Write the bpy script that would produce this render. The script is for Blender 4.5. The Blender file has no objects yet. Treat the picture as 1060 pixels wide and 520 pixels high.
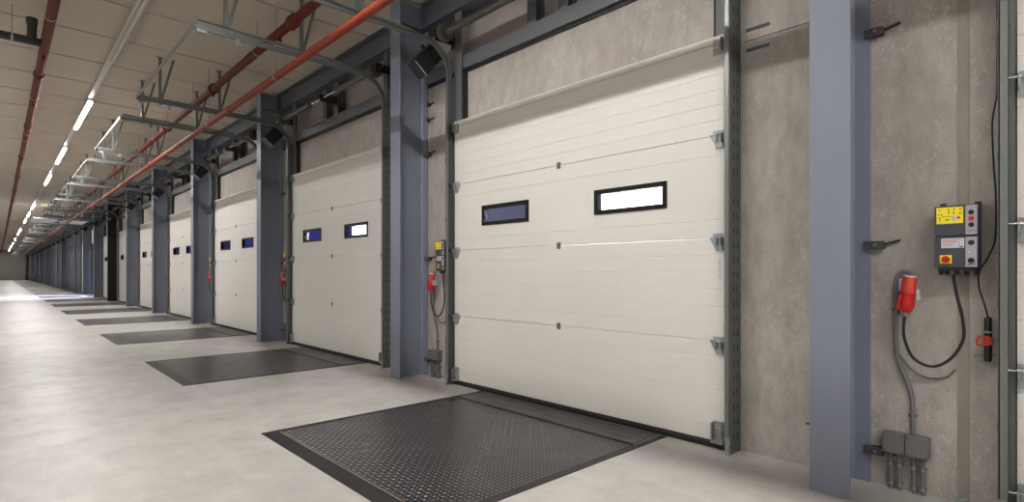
import bpy, bmesh, math, random
from mathutils import Vector, Matrix
random.seed(7)
SC = bpy.context.scene
COL = SC.collection
PI = math.pi

# ------------------------------------------------------------------ layout (metres)
# X points at the dock wall (door faces at X = 0), Y runs along the wall, Z is up
PITCH = 5.0
CAM = (-4.021, 0.0, 1.356)
FPX, HORIZON = 569.279, 281.497
YAW = math.radians(43.0926)
WALLX = 0.10
CEIL = 4.83
DL, DR, DTOP = 5.305, 1.945, 3.10          # door edges of the first full bay, panel top
YEND = 118.6
KMAX = 23                                  # bays -1 .. 22
OPEN_BAY = 7

# ------------------------------------------------------------------ materials
def lin(c):
    return tuple(((v/255)/12.92 if v/255 <= .04045 else ((v/255+.055)/1.055)**2.4) for v in c)

def newmat(name, col, rough=.5, metal=0., spec=.5):
    m = bpy.data.materials.new(name); m.use_nodes = True
    b = m.node_tree.nodes['Principled BSDF']
    b.inputs['Base Color'].default_value = (*col, 1)
    b.inputs['Roughness'].default_value = rough
    b.inputs['Metallic'].default_value = metal
    b.inputs['Specular IOR Level'].default_value = spec
    return m

class NT:
    def __init__(s, m):
        s.t = m.node_tree; s.b = s.t.nodes['Principled BSDF']
        s.co = s.t.nodes.new('ShaderNodeTexCoord')
    def n(s, kind, **kw):
        x = s.t.nodes.new(kind)
        for k, v in kw.items():
            if k in x.inputs: x.inputs[k].default_value = v
            else: setattr(x, k, v)
        return x
    def l(s, a, b): s.t.links.new(a, b)
    def mapped(s, scale, src='Object'):
        mp = s.n('ShaderNodeMapping'); mp.inputs['Scale'].default_value = scale
        s.l(s.co.outputs[src], mp.inputs['Vector']); return mp.outputs['Vector']
    def noise(s, scale, vec=None, detail=4., rough=.6):
        x = s.n('ShaderNodeTexNoise'); x.inputs['Scale'].default_value = scale
        x.inputs['Detail'].default_value = detail; x.inputs['Roughness'].default_value = rough
        s.l(vec if vec is not None else s.co.outputs['Object'], x.inputs['Vector']); return x.outputs['Fac']
    def ramp(s, fac, stops):
        r = s.n('ShaderNodeValToRGB'); e = r.color_ramp.elements
        while len(e) < len(stops): e.new(.5)
        for i, (p, c) in enumerate(stops):
            e[i].position = p; e[i].color = (*c, 1) if len(c) == 3 else c
        s.l(fac, r.inputs['Fac']); return r.outputs['Color']
    def mix(s, fac, a, b, mode='MIX'):
        x = s.n('ShaderNodeMix', data_type='RGBA', blend_type=mode)
        for sock, v in ((x.inputs[0], fac), (x.inputs[6], a), (x.inputs[7], b)):
            if hasattr(v, 'links'): s.l(v, sock)
            elif isinstance(v, tuple): sock.default_value = (*v, 1)
            else: sock.default_value = v
        return x.outputs[2]
    def bump(s, h, strength, dist=.01):
        x = s.n('ShaderNodeBump'); x.inputs['Strength'].default_value = strength
        x.inputs['Distance'].default_value = dist
        s.l(h, x.inputs['Height']); s.l(x.outputs['Normal'], s.b.inputs['Normal'])
    def base(s, c): s.l(c, s.b.inputs['Base Color'])
    def rough(s, c): s.l(c, s.b.inputs['Roughness'])

def g(v): return (v, v, v)

# -- precast concrete wall
M_WALL = newmat('precast_concrete', (.3, .28, .24), .85, spec=.25)
n = NT(M_WALL)
big = n.noise(.9, detail=3)
c1 = n.ramp(big, [(.3, (.385, .352, .318)), (.7, (.495, .460, .420))])
mid = n.noise(9, n.mapped((1, 1, .45)), detail=6, rough=.7)
c2 = n.mix(n.ramp(mid, [(.40, g(0)), (.72, g(.75))]), c1, (.280, .255, .228))
fl = n.noise(34, n.mapped((1, 1, .7)), detail=6, rough=.8)
msk = n.noise(1.6, detail=3)
f2 = n.mix(1., n.ramp(fl, [(.54, g(0)), (.62, g(1))]), n.ramp(msk, [(.42, g(.05)), (.64, g(.75))]), 'MULTIPLY')
c3 = n.mix(f2, c2, (.58, .57, .54))
pit = n.noise(90, detail=2)
c4 = n.mix(n.ramp(pit, [(.34, g(.5)), (.40, g(0))]), c3, (.15, .13, .11))
n.base(c4); n.bump(n.noise(60, detail=5), .35, .004)
# -- rib strip / cast groove filler
M_STRIP = newmat('groove_mortar', (.24, .21, .175), .9, spec=.2)
n = NT(M_STRIP); n.base(n.ramp(n.noise(12, n.mapped((1, 1, .2))), [(.3, (.25, .222, .192)), (.7, (.32, .29, .255))]))
# -- polished concrete floor
M_FLOOR = newmat('power_floated_concrete', (.5, .48, .44), .4, spec=.45)
n = NT(M_FLOOR)
a = n.noise(.45, detail=6, rough=.62)
c1 = n.ramp(a, [(.32, (.46, .443, .425)), (.5, (.56, .537, .514)), (.70, (.63, .603, .578))])
b_ = n.noise(2.6, detail=7, rough=.7)
c2 = n.mix(n.ramp(b_, [(.44, g(0)), (.70, g(.60))]), c1, (.37, .37, .36))
w_ = n.noise(7, n.mapped((1, .35, 1)), detail=6, rough=.7)
c3 = n.mix(n.ramp(w_, [(.52, g(0)), (.68, g(.55))]), c2, (.66, .62, .55))
d_ = n.noise(55, detail=3)
c4 = n.mix(n.ramp(d_, [(.34, g(.20)), (.44, g(0))]), c3, (.32, .30, .27))
n.base(c4); n.rough(n.ramp(b_, [(.3, g(.34)), (.7, g(.52))]))
# -- ceiling boards
M_CEIL = newmat('ceiling_boards', (.36, .315, .26), .85, spec=.2)
n = NT(M_CEIL)
st = n.noise(6, n.mapped((.12, 9, 1)), detail=4)
c1 = n.ramp(st, [(.3, (.52, .46, .385)), (.7, (.62, .555, .47))])
c2 = n.mix(n.ramp(n.noise(90, detail=2), [(.35, g(.35)), (.5, g(0))]), c1, (.40, .35, .285))
n.base(c2); n.bump(n.noise(120, detail=2), .2, .003)
M_DARKGAP = newmat('dark_joint', (.03, .027, .024), .9)
# -- off-white door skin with stucco grain
M_DOOR = newmat('off_white_door_skin', (.71, .69, .625), .42, spec=.4)
n = NT(M_DOOR)
n.base(n.ramp(n.noise(1.3, detail=3), [(.3, (.690, .670, .630)), (.7, (.730, .707, .666))]))
n.bump(n.noise(40, n.mapped((1, .15, 3)), detail=3), .12, .002)
M_SEAL = newmat('black_rubber', (.012, .011, .012), .6)
M_TOPSEAL = newmat('top_profile_white', (.70, .68, .62), .5)
M_WINF = newmat('black_window_frame', (.008, .007, .008), .5, spec=.2)
# -- painted steel
M_COL = newmat('blue_grey_paint', (.16, .18, .235), .42, spec=.4)
n = NT(M_COL)
n.base(n.ramp(n.noise(3, n.mapped((1, 1, .3)), detail=4), [(.3, (.190, .208, .268)), (.7, (.218, .238, .300))]))
M_DKCOL = newmat('near_black_paint', (.012, .012, .013), .5, spec=.3)
M_BEAM = newmat('beam_grey_paint', (.105, .113, .135), .5, spec=.35)
M_FRAME = newmat('grey_frame_paint', (.115, .123, .130), .5, spec=.35)
# -- metals
M_GALV = newmat('galvanised_steel', (.50, .52, .52), .42, .75)
n = NT(M_GALV)
n.base(n.ramp(n.noise(35, detail=3), [(.35, (.30, .315, .31)), (.65, (.42, .435, .43))]))
M_GALVD = newmat('dull_galvanised_angle', (.165, .174, .170), .55, .5)
M_TRK = newmat('track_steel', (.20, .212, .206), .42, .6)
M_BRKT = newmat('zinc_bracket', (.34, .385, .41), .4, .6)
M_CLAMP = newmat('clamp_grey', (.085, .083, .083), .5, .3)
M_STEEL = newmat('bright_steel', (.75, .75, .76), .25, .9)
M_DARKM = newmat('dark_steel', (.035, .035, .037), .5, .4)
M_SPRING = newmat('spring_coat', (.14, .132, .115), .5, .3)
M_BLACKP = newmat('black_plastic', (.011, .011, .012), .4)
M_REDPIPE = newmat('red_oxide_pipe', (.30, .045, .022), .55, spec=.25)
n = NT(M_REDPIPE)
n.base(n.ramp(n.noise(4, detail=3), [(.3, (.20, .030, .013)), (.7, (.255, .040, .018))]))
M_DKRED = newmat('dark_red_pipe', (.115, .018, .011), .6, spec=.2)
M_DRAIN = newmat('dark_grey_pvc', (.03, .03, .033), .5)
M_CLAD = newmat('mauve_cladding', (.36, .315, .30), .6)
n = NT(M_CLAD)
wv = n.n('ShaderNodeTexWave', bands_direction='Y'); wv.inputs['Scale'].default_value = 7; n.l(n.co.outputs['Object'], wv.inputs['Vector'])
n.bump(wv.outputs['Fac'], .35, .006)
# -- leveller steel
M_TREAD = newmat('dark_tread_plate', (.052, .049, .052), .3, .6)
n = NT(M_TREAD)
a = n.noise(1.1, n.mapped((1, 1, 1)), detail=5)
n.base(n.ramp(a, [(.3, (.027, .0255, .029)), (.7, (.046, .0435, .048))]))
n.rough(n.ramp(n.noise(3.5, detail=4), [(.3, g(.26)), (.7, g(.36))]))
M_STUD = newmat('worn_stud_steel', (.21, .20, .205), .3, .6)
M_LEVF = newmat('leveller_frame_steel', (.040, .038, .042), .5, .4)
n = NT(M_LEVF); n.base(n.ramp(n.noise(9, detail=5), [(.3, (.020, .019, .023)), (.7, (.045, .042, .048))]))
M_LIP = newmat('lip_plate', (.10, .093, .09), .45, .5)  # streaked lip steel, lighter than the platform plate
n = NT(M_LIP); n.base(n.ramp(n.noise(5, n.mapped((4, .6, 1)), detail=5), [(.35, (.075, .069, .071)), (.65, (.16, .148, .146))]))
M_GRIT = newmat('dusty_gap', (.26, .22, .14), .9)
# -- electrics
M_BOX = newmat('slate_plastic', (.050, .052, .068), .45)
M_BTNP = newmat('pale_grey_plate', (.36, .345, .385), .5)
M_YEL = newmat('yellow_label', (.83, .70, .018), .5)
M_RED = newmat('signal_red', (.50, .012, .010), .38)
M_ORED = newmat('orange_red', (.52, .036, .020), .35)
M_WHITE = newmat('white_label', (.55, .56, .62), .5)
M_PINK = newmat('red_print', (.56, .16, .17), .5)
M_INK = newmat('dark_print', (.10, .075, .01), .6)
M_GREYP = newmat('grey_pvc', (.155, .150, .152), .5)
M_CONDUIT = newmat('grey_conduit', (.17, .172, .185), .45)
M_BLUE = newmat('blue_plate', (.045, .085, .15), .55)
M_TRAIL = newmat('trailer_white', (.8, .8, .8), .4)
M_ASPH = newmat('yard_asphalt', (.05, .05, .055), .8)
M_LAMPH = newmat('lamp_housing', (.62, .61, .58), .45)
M_LED = newmat('green_led', (.5, .65, .35), .4)

M_TUBE = bpy.data.materials.new('lit_diffuser'); M_TUBE.use_nodes = True
t = M_TUBE.node_tree; t.nodes.clear()
e = t.nodes.new('ShaderNodeEmission'); e.inputs['Color'].default_value = (1, .98, .95, 1); e.inputs['Strength'].default_value = 150
o_ = t.nodes.new('ShaderNodeOutputMaterial'); t.links.new(e.outputs[0], o_.inputs[0])

M_GLASS = bpy.data.materials.new('pane_glass'); M_GLASS.use_nodes = True
t = M_GLASS.node_tree; t.nodes.clear()
tr = t.nodes.new('ShaderNodeBsdfTransparent'); tr.inputs[0].default_value = (.86, .88, .95, 1)
gl = t.nodes.new('ShaderNodeBsdfGlossy'); gl.inputs['Roughness'].default_value = .03
fr = t.nodes.new('ShaderNodeFresnel'); fr.inputs['IOR'].default_value = 1.45
mx = t.nodes.new('ShaderNodeMixShader'); o_ = t.nodes.new('ShaderNodeOutputMaterial')
gm = t.nodes.new('ShaderNodeNewGeometry'); iv = t.nodes.new('ShaderNodeMath'); iv.operation = 'SUBTRACT'; iv.inputs[0].default_value = 1
t.links.new(gm.outputs['Backfacing'], iv.inputs[1]); ml = t.nodes.new('ShaderNodeMath'); ml.operation = 'MULTIPLY'
t.links.new(fr.outputs[0], ml.inputs[0]); t.links.new(iv.outputs[0], ml.inputs[1]); t.links.new(ml.outputs[0], mx.inputs[0]); t.links.new(tr.outputs[0], mx.inputs[1]); t.links.new(gl.outputs[0], mx.inputs[2]); t.links.new(mx.outputs[0], o_.inputs[0])

# ------------------------------------------------------------------ mesh builder
class MB:
    def __init__(s): s.v = []; s.f = []; s.mi = []; s.sm = []
    def add(s, vs, fs, mi=0, smooth=False):
        k = len(s.v); s.v += [tuple(p) for p in vs]
        for f in fs: s.f.append([i+k for i in f]); s.mi.append(mi); s.sm.append(smooth)
        return s
    def box(s, x0, x1, y0, y1, z0, z1, mi=0, bev=0.):
        x0, x1 = min(x0, x1), max(x0, x1); y0, y1 = min(y0, y1), max(y0, y1); z0, z1 = min(z0, z1), max(z0, z1)
        if bev <= 0:
            vs = [(x, y, z) for x in (x0, x1) for y in (y0, y1) for z in (z0, z1)]
            return s.add(vs, [(0, 1, 3, 2), (4, 6, 7, 5), (0, 4, 5, 1), (2, 3, 7, 6), (0, 2, 6, 4), (1, 5, 7, 3)], mi)
        b = bmesh.new(); bmesh.ops.create_cube(b, size=1)
        for v in b.verts: v.co = Vector(((x0+x1)/2+v.co.x*(x1-x0), (y0+y1)/2+v.co.y*(y1-y0), (z0+z1)/2+v.co.z*(z1-z0)))
        bmesh.ops.bevel(b, geom=b.edges[:], offset=bev, segments=2, affect='EDGES', profile=.6)
        return s.bm(b, mi)
    def bm(s, b, mi=0, smooth=False):
        b.verts.index_update()
        s.add([v.co.copy() for v in b.verts], [[v.index for v in f.verts] for f in b.faces], mi, smooth); b.free(); return s
    def bar(s, p, q, w, h, mi=0):
        """rectangular bar between two points"""
        p, q = Vector(p), Vector(q); d = (q-p).normalized()
        up = Vector((0, 0, 1)) if abs(d.z) < .9 else Vector((0, 1, 0))
        a = d.cross(up).normalized(); c = a.cross(d)
        vs = [r + a*sx*w/2 + c*sy*h/2 for r in (p, q) for sx, sy in ((-1, -1), (1, -1), (1, 1), (-1, 1))]
        return s.add(vs, [(0, 1, 2, 3), (7, 6, 5, 4), (0, 4, 5, 1), (1, 5, 6, 2), (2, 6, 7, 3), (3, 7, 4, 0)], mi)
    def tube(s, pts, r, seg=12, mi=0, cap=True):
        pts = [Vector(p) for p in pts]; n = len(pts)
        rs = r if isinstance(r, (list, tuple)) else [r]*n
        tan = [(pts[min(i+1, n-1)]-pts[max(i-1, 0)]).normalized() for i in range(n)]
        ref = Vector((0, 0, 1)) if abs(tan[0].z) < .9 else Vector((1, 0, 0))
        a = tan[0].cross(ref).normalized(); vs = []
        for i in range(n):
            a = (a - tan[i]*a.dot(tan[i])).normalized(); c = tan[i].cross(a)
            for k in range(seg):
                th = 2*PI*k/seg; vs.append(pts[i]+(a*math.cos(th)+c*math.sin(th))*rs[i])
        fs = [(i*seg+k, i*seg+(k+1) % seg, (i+1)*seg+(k+1) % seg, (i+1)*seg+k) for i in range(n-1) for k in range(seg)]
        s.add(vs, fs, mi, True)
        if cap:
            s.add(vs[:seg], [list(range(seg))[::-1]], mi); s.add(vs[-seg:], [list(range(seg))], mi)
        return s
    def extrude_y(s, prof, y0, y1, mi=0):
        """closed XZ outline pushed along Y"""
        n = len(prof)
        vs = [(x, y0, z) for x, z in prof]+[(x, y1, z) for x, z in prof]
        fs = [(i, (i+1) % n, n+(i+1) % n, n+i) for i in range(n)]
        fs += [list(range(n))[::-1], [n+i for i in range(n)]]
        return s.add(vs, fs, mi)
    def extrude_z(s, prof, z0, z1, mi=0):
        n = len(prof)
        vs = [(x, y, z0) for x, y in prof]+[(x, y, z1) for x, y in prof]
        fs = [(i, (i+1) % n, n+(i+1) % n, n+i) for i in range(n)]
        fs += [list(range(n))[::-1], [n+i for i in range(n)]]
        return s.add(vs, fs, mi)
    def build(s, name, mats, parent=None, origin=None):
        """link as one mesh object; coordinates were given in the first bay's world space"""
        me = bpy.data.meshes.new(name)
        off = Vector(origin) if origin is not None else (ROOT.get(parent.name, Vector()) if parent else Vector())
        me.from_pydata([Vector(p)-off for p in s.v], [], s.f)
        for m in (mats if isinstance(mats, (list, tuple)) else [mats]): me.materials.append(m)
        me.polygons.foreach_set('material_index', s.mi); me.polygons.foreach_set('use_smooth', s.sm)
        b = bmesh.new(); b.from_mesh(me); bmesh.ops.recalc_face_normals(b, faces=b.faces); b.to_mesh(me); b.free()
        me.update()
        o = bpy.data.objects.new(name, me); COL.objects.link(o)
        if parent:
            o.parent = parent; ROOT[o.name] = off
        else: o.location = off
        return o

ROOT = {}
def tag(o, label, cat, group=None, kind='thing'):
    o['label'] = label; o['category'] = cat; o['kind'] = kind
    if group: o['group'] = group
    return o
def thing(name, loc, label, cat, group=None):
    o = bpy.data.objects.new(name, None); COL.objects.link(o); o.location = loc
    o.empty_display_size = .1; ROOT[o.name] = Vector(loc)
    return tag(o, label, cat, group)
def struct(o, label=None):
    o['kind'] = 'structure'
    if label: o['label'] = label
    return o
def base_name(o): return o.name.split('.')[0]
def kids(o): return [c for c in ALL_KIDS.get(o.name, [])]
ALL_KIDS = {}
def index_kids():
    ALL_KIDS.clear()
    for c in COL.objects:
        if c.parent: ALL_KIDS.setdefault(c.parent.name, []).append(c)
def copy_thing(root, dy, label, skip=(), group=None):
    """copy of a thing with copies of its parts and sub-parts, moved dy along the wall"""
    r = root.copy(); COL.objects.link(r); r.location = root.location + Vector((0, dy, 0)); r['label'] = label
    if group: r['group'] = group
    for ch in kids(root):
        if base_name(ch) in skip: continue
        c = ch.copy(); COL.objects.link(c); c.parent = r
        for gch in kids(ch):
            if base_name(gch) in skip: continue
            d = gch.copy(); COL.objects.link(d); d.parent = c
    return r

def bez(pts, n=8):
    """Catmull-Rom through points"""
    P = [Vector(p) for p in pts]; out = []
    for i in range(len(P)-1):
        p0, p1, p2, p3 = P[max(i-1, 0)], P[i], P[i+1], P[min(i+2, len(P)-1)]
        for k in range(n):
            u = k/n
            out.append(.5*((2*p1)+(p2-p0)*u+(2*p0-5*p1+4*p2-p3)*u*u+(3*p1-p0-3*p2+p3)*u**3))
    return out+[P[-1]]

ORD = 'first second third fourth fifth sixth seventh eighth ninth tenth eleventh twelfth'.split()
NEAR = range(-1, 9)

# ================================================================== SETTING
YS = -9.0
mb = MB(); mb.box(-26, .30, YS, YEND, -.25, 0)
struct(mb.build('floor', M_FLOOR), 'pale polished concrete floor of the loading hall')

def opening(k): return DR+.03+PITCH*k, DL-.03+PITCH*k
mb = MB()
prev = YS
for k in range(-1, KMAX):
    a, b = opening(k)
    mb.box(WALLX, .30, prev, a, 0, 3.087); prev = b
    # recessed vertical groove is a strip of its own below
mb.box(WALLX, .30, prev, YEND, 0, 3.087)
mb.box(WALLX+.012, .30, YS, YEND, 3.087, 3.096)
mb.box(WALLX, .30, YS, YEND, 3.096, 3.75)
struct(mb.build('wall_right', M_WALL), 'grey precast concrete dock wall with door openings')
mb = MB(); mb.box(.22, .30, YS, YEND, 3.75, CEIL)
struct(mb.build('wall_right_upper', M_CLAD), 'mauve grey ribbed cladding above the doors')
mb = MB(); mb.box(-26, .30, YEND, YEND+.2, 0, CEIL)
M_END = newmat('end_wall_grey', (.20, .185, .16), .85)
struct(mb.build('wall_end', M_END), 'grey wall closing the far end of the hall')
mb = MB(); mb.box(-26.2, -26, YS, YEND, 0, CEIL)
M_LW = newmat('plain_wall_paint', (.38, .36, .33), .8)
struct(mb.build('wall_left', M_LW))
mb = MB(); mb.box(-26, .30, YS-.2, YS, 0, CEIL)
struct(mb.build('wall_front', M_LW))
# ceiling boards with open joints, each about 1.33 m
mb = MB(); y = YS
J0 = 10.03-1.33*20
y = J0
mb.box(-26, .30, YS, YEND, CEIL+.07, CEIL+.2, 1)
while y < YEND:
    a, b = max(y+.018, YS), min(y+1.33-.018, YEND)
    if b > a: mb.box(-26, .22, a, b, CEIL, CEIL+.075)
    y += 1.33
struct(mb.build('ceiling', [M_CEIL, M_DARKGAP]), 'beige ceiling of wide boards with dark joints')
# vertical mortar strips on each pier
for k in range(-1, 9):
    mb = MB(); y0 = .519+PITCH*(k+1)
    mb.extrude_z([(WALLX-.004, y0), (WALLX-.004, y0+.053), (WALLX+.01, y0+.056), (WALLX+.01, y0-.003)], 0, 3.087)
    o = mb.build('trim_%d' % (k+2), M_STRIP); struct(o)
# outside yard
mb = MB(); mb.box(.32, 60, -30, 160, -1.3, -1.2)
struct(mb.build('ground', M_ASPH))

# ================================================================== COLUMNS
def column():
    y0, y1, x0, x1, tf, tw = 1.010, 1.235, -.33, .098, .018, .012
    r = thing('steel_column', ((x0+x1)/2, (y0+y1)/2, 0), '', 'column', 'steel columns along the dock wall')
    ym = (y0+y1)/2
    mb = MB()
    fil = .018
    prof = [(x0, y0), (x0, y1), (x0+tf, y1), (x0+tf, ym+tw/2+fil), (x0+tf+fil, ym+tw/2), (x1-tf-fil, ym+tw/2), (x1-tf, ym+tw/2+fil), (x1-tf, y1),
            (x1, y1), (x1, y0), (x1-tf, y0), (x1-tf, ym-tw/2-fil), (x1-tf-fil, ym-tw/2), (x0+tf+fil, ym-tw/2), (x0+tf, ym-tw/2-fil), (x0+tf, y0)]
    mb.extrude_z(prof, .0, CEIL-.01)
    mb.build('shaft', M_COL, r)
    mb = MB()
    mb.box(x0+tf, x1-tf, y0+.004, ym-tw/2, 4.50, 4.515); mb.box(x0+tf, x1-tf, ym+tw/2, y1-.004, 4.50, 4.515)
    mb.build('stiffener', M_BEAM, r)
    def clamp(z, side=-1, tilt=.03):
        mb = MB()
        ye = y0 if side < 0 else y1
        s = side
        zh = .026 if s < 0 else .055
        mb.box(.055, .085, ye-.03*s, ye+.075*s, z-zh, z+zh, bev=.004)
        mb.box(.085, .100, ye+.01*s, ye+.075*s, z-zh, z+zh)
        c = mb.build('clamp', M_CLAMP, r)
        mb = MB(); mb.tube([(.055, ye+.035*s, z), (.040, ye+.035*s, z)], .013, 6); mb.build('bolt', M_STEEL, c)
        mb = MB(); mb.bar((.085, ye+.07*s, z+.004), (.092, ye+.16*s, z+tilt), .012, .014); mb.build('rod', M_DARKM, c)
    for z in (2.885, 1.525, .215): clamp(z, -1, .028 if z > 1 else -.01)
    clamp(.30, 1, .0)
    return r
COLUMN = column()

# ================================================================== SECTIONAL DOOR
def door():
    ym = (DL+DR)/2
    r = thing('sectional_door', (0, ym, 0), '', 'door', 'white sectional doors along the dock wall')
    T = .042
    W = [(2.437, 3.178), (4.047, 4.788)]; WZ = (1.885, 2.100)
    zs = [.055, .826, 1.614, 2.400, DTOP]
    def prof(z0, z1, n, grooves=True):
        """ribbed inner face: shallow V grooves between ribs; tongue lip at the seams"""
        p = [(.004, z0), (0, z0+.004)]
        if grooves and n > 1:
            for i in range(1, n):
                z = z0+(z1-z0)*i/n
                p += [(0, z-.004), (.0028, z), (0, z+.004)]
        p += [(0, z1-.004), (.004, z1), (T, z1), (T, z0)]
        return p
    for i in range(4):
        z0, z1 = zs[i]+.0015, zs[i+1]-.0015
        mb = MB()
        if i != 2: mb.extrude_y(prof(z0, z1, 6), DR, DL)
        else:
            pz = (z1-z0)/6
            mb.extrude_y(prof(z0, WZ[0], 2), DR, DL)
            mb.extrude_y(prof(WZ[1], z1, 2), DR, DL)
            ys = [DR, W[0][0], W[0][1], W[1][0], W[1][1], DL]
            for a in (0, 2, 4): mb.box(0, T, ys[a], ys[a+1], WZ[0]-.004, WZ[1]+.004)
        o = mb.build('panel', M_DOOR, r)
        if i == 2: o['label'] = 'panel with two window openings'
    mb = MB(); mb.extrude_y([(-.006, DTOP), (-.012, DTOP+.05), (-.004, DTOP+.06), (.05, DTOP+.06), (.05, DTOP)], DR, DL)
    mb.build('top_profile', M_TOPSEAL, r)
    mb = MB(); mb.extrude_y([(-.004, .056), (-.008, .035), (-.002, .004), (.03, .001), (.045, .004), (.045, .056)], DR-.01, DL+.01)
    mb.build('bottom_seal', M_SEAL, r)
    for (a, b) in W:
        mb = MB(); w = .034; x0, x1 = -.012, T+.012
        mb.box(x0, x1, a-.005, a+w, WZ[0]-.005, WZ[1]+.005, bev=.003); mb.box(x0, x1, b-w, b+.005, WZ[0]-.005, WZ[1]+.005, bev=.003)
        mb.box(x0, x1, a+w, b-w, WZ[0]-.005, WZ[0]+w, bev=.003); mb.box(x0, x1, a+w, b-w, WZ[1]-w, WZ[1]+.005, bev=.003)
        f = mb.build('window_frame', M_WINF, r)
        mb = MB(); mb.box(.012, .018, a+w-.004, b-w+.004, WZ[0]+w-.004, WZ[1]-w+.004)
        mb.build('pane', M_GLASS, f)
    for z in zs[1:4]:
        mb = MB()
        mb.box(-.006, .0, ym-.022, ym+.022, z+.004, z+.030); mb.box(-.006, 0, ym-.022, ym+.022, z-.034, z-.006)
        mb.tube([(-.007, ym-.024, z), (-.007, ym+.024, z)], .006, 8)
        for a in (-.012, .012):
            for b in (.018, -.020): mb.tube([(-.006, ym+a, z+b), (-.010, ym+a, z+b)], .004, 6)
        mb.build('hinge', M_GALVD, r)
    for s, ye, yt in ((-1, DR, 1.885), (1, DL, 5.352)):
        for z in zs[1:4]:
            mb = MB()
            i0, i1 = ye-s*.105, ye-s*.004
            # upper leaf, tapered lower leaf, knuckle
            mb.box(-.008, 0, i0+s*.02, i1, z+.008, z+.034)
            pr = [(i0-s*.0, z-.006), (i1, z-.006), (i1, z-.098), (i0+s*.045, z-.098), (i0+s*.028, z-.055)]
            k = len(pr); mb.add([(-.016, y, zz) for y, zz in pr]+[(0, y, zz) for y, zz in pr],
                                [list(range(k))[::-1], [k+j for j in range(k)]]+[(j, (j+1) % k, k+(j+1) % k, k+j) for j in range(k)])
            mb.box(-.040, -.016, i1-s*.050, i1-s*.042, z-.060, z+.012); mb.box(-.040, -.016, i1-s*.012, i1-s*.004, z-.060, z+.012)
            mb.tube([(-.012, i0, z+.002), (-.012, i1, z+.002)], .008, 8)
            b = mb.build('roller_bracket', M_BRKT, r)
            mb = MB(); mb.tube([(-.032, i1-s*.055, z), (-.050, yt, z)], .0055, 8)
            mb.build('roller_stem', M_STEEL, b)
            mb = MB(); mb.tube([(-.050, yt-s*.012, z), (-.050, yt+s*.008, z)], .021, 12); mb.build('roller', M_BLACKP, b)
        z = DTOP-.02
        mb = MB(); mb.box(-.010, -.002, ye-s*.085, ye-s*.002, z-.07, z+.075, bev=.004); mb.box(-.045, -.010, ye-s*.012, ye-s*.004, z-.05, z+.05)
        mb.box(-.018, -.010, ye-s*.07, ye-s*.03, z-.03, z+.03)
        b = mb.build('top_bracket', M_GALV, r)
        mb = MB(); mb.tube([(-.032, ye-s*.05, z), (-.050, yt, z)], .0055, 8); mb.build('roller_stem', M_STEEL, b)
        z = .07
        mb = MB(); mb.box(-.014, 0, ye-s*.085, ye-s*.003, z, z+.145, bev=.003); mb.box(-.050, -.014, ye-s*.085, ye-s*.075, z+.004, z+.135)
        mb.box(-.05, -.01, ye-s*.085, ye+s*.012, z-.018, z+.004); mb.box(-.05, -.014, ye-s*.014, ye-s*.003, z+.02, z+.12)
        b = mb.build('bottom_bracket', M_GALV, r)
        mb = MB(); mb.tube([(-.032, ye-s*.05, z+.10), (-.050, yt, z+.10)], .0055, 8); mb.build('roller_stem', M_STEEL, b)
    # faded warning sticker under the middle bracket at the near edge
    mb = MB(); mb.box(-.0012, 0, DR+.022, DR+.050, 1.30, 1.47)
    for i in range(9):
        z = 1.315+i*.017; mb.box(-.0018, -.0012, DR+.026, DR+.026+(.012 if i % 3 else .020), z, z+.006, 1)
    mb.build('sticker', [newmat('sticker_white', (.66, .65, .70), .5), newmat('sticker_print', (.38, .36, .52), .5)], r)
    return r
DOOR = door()

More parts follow.
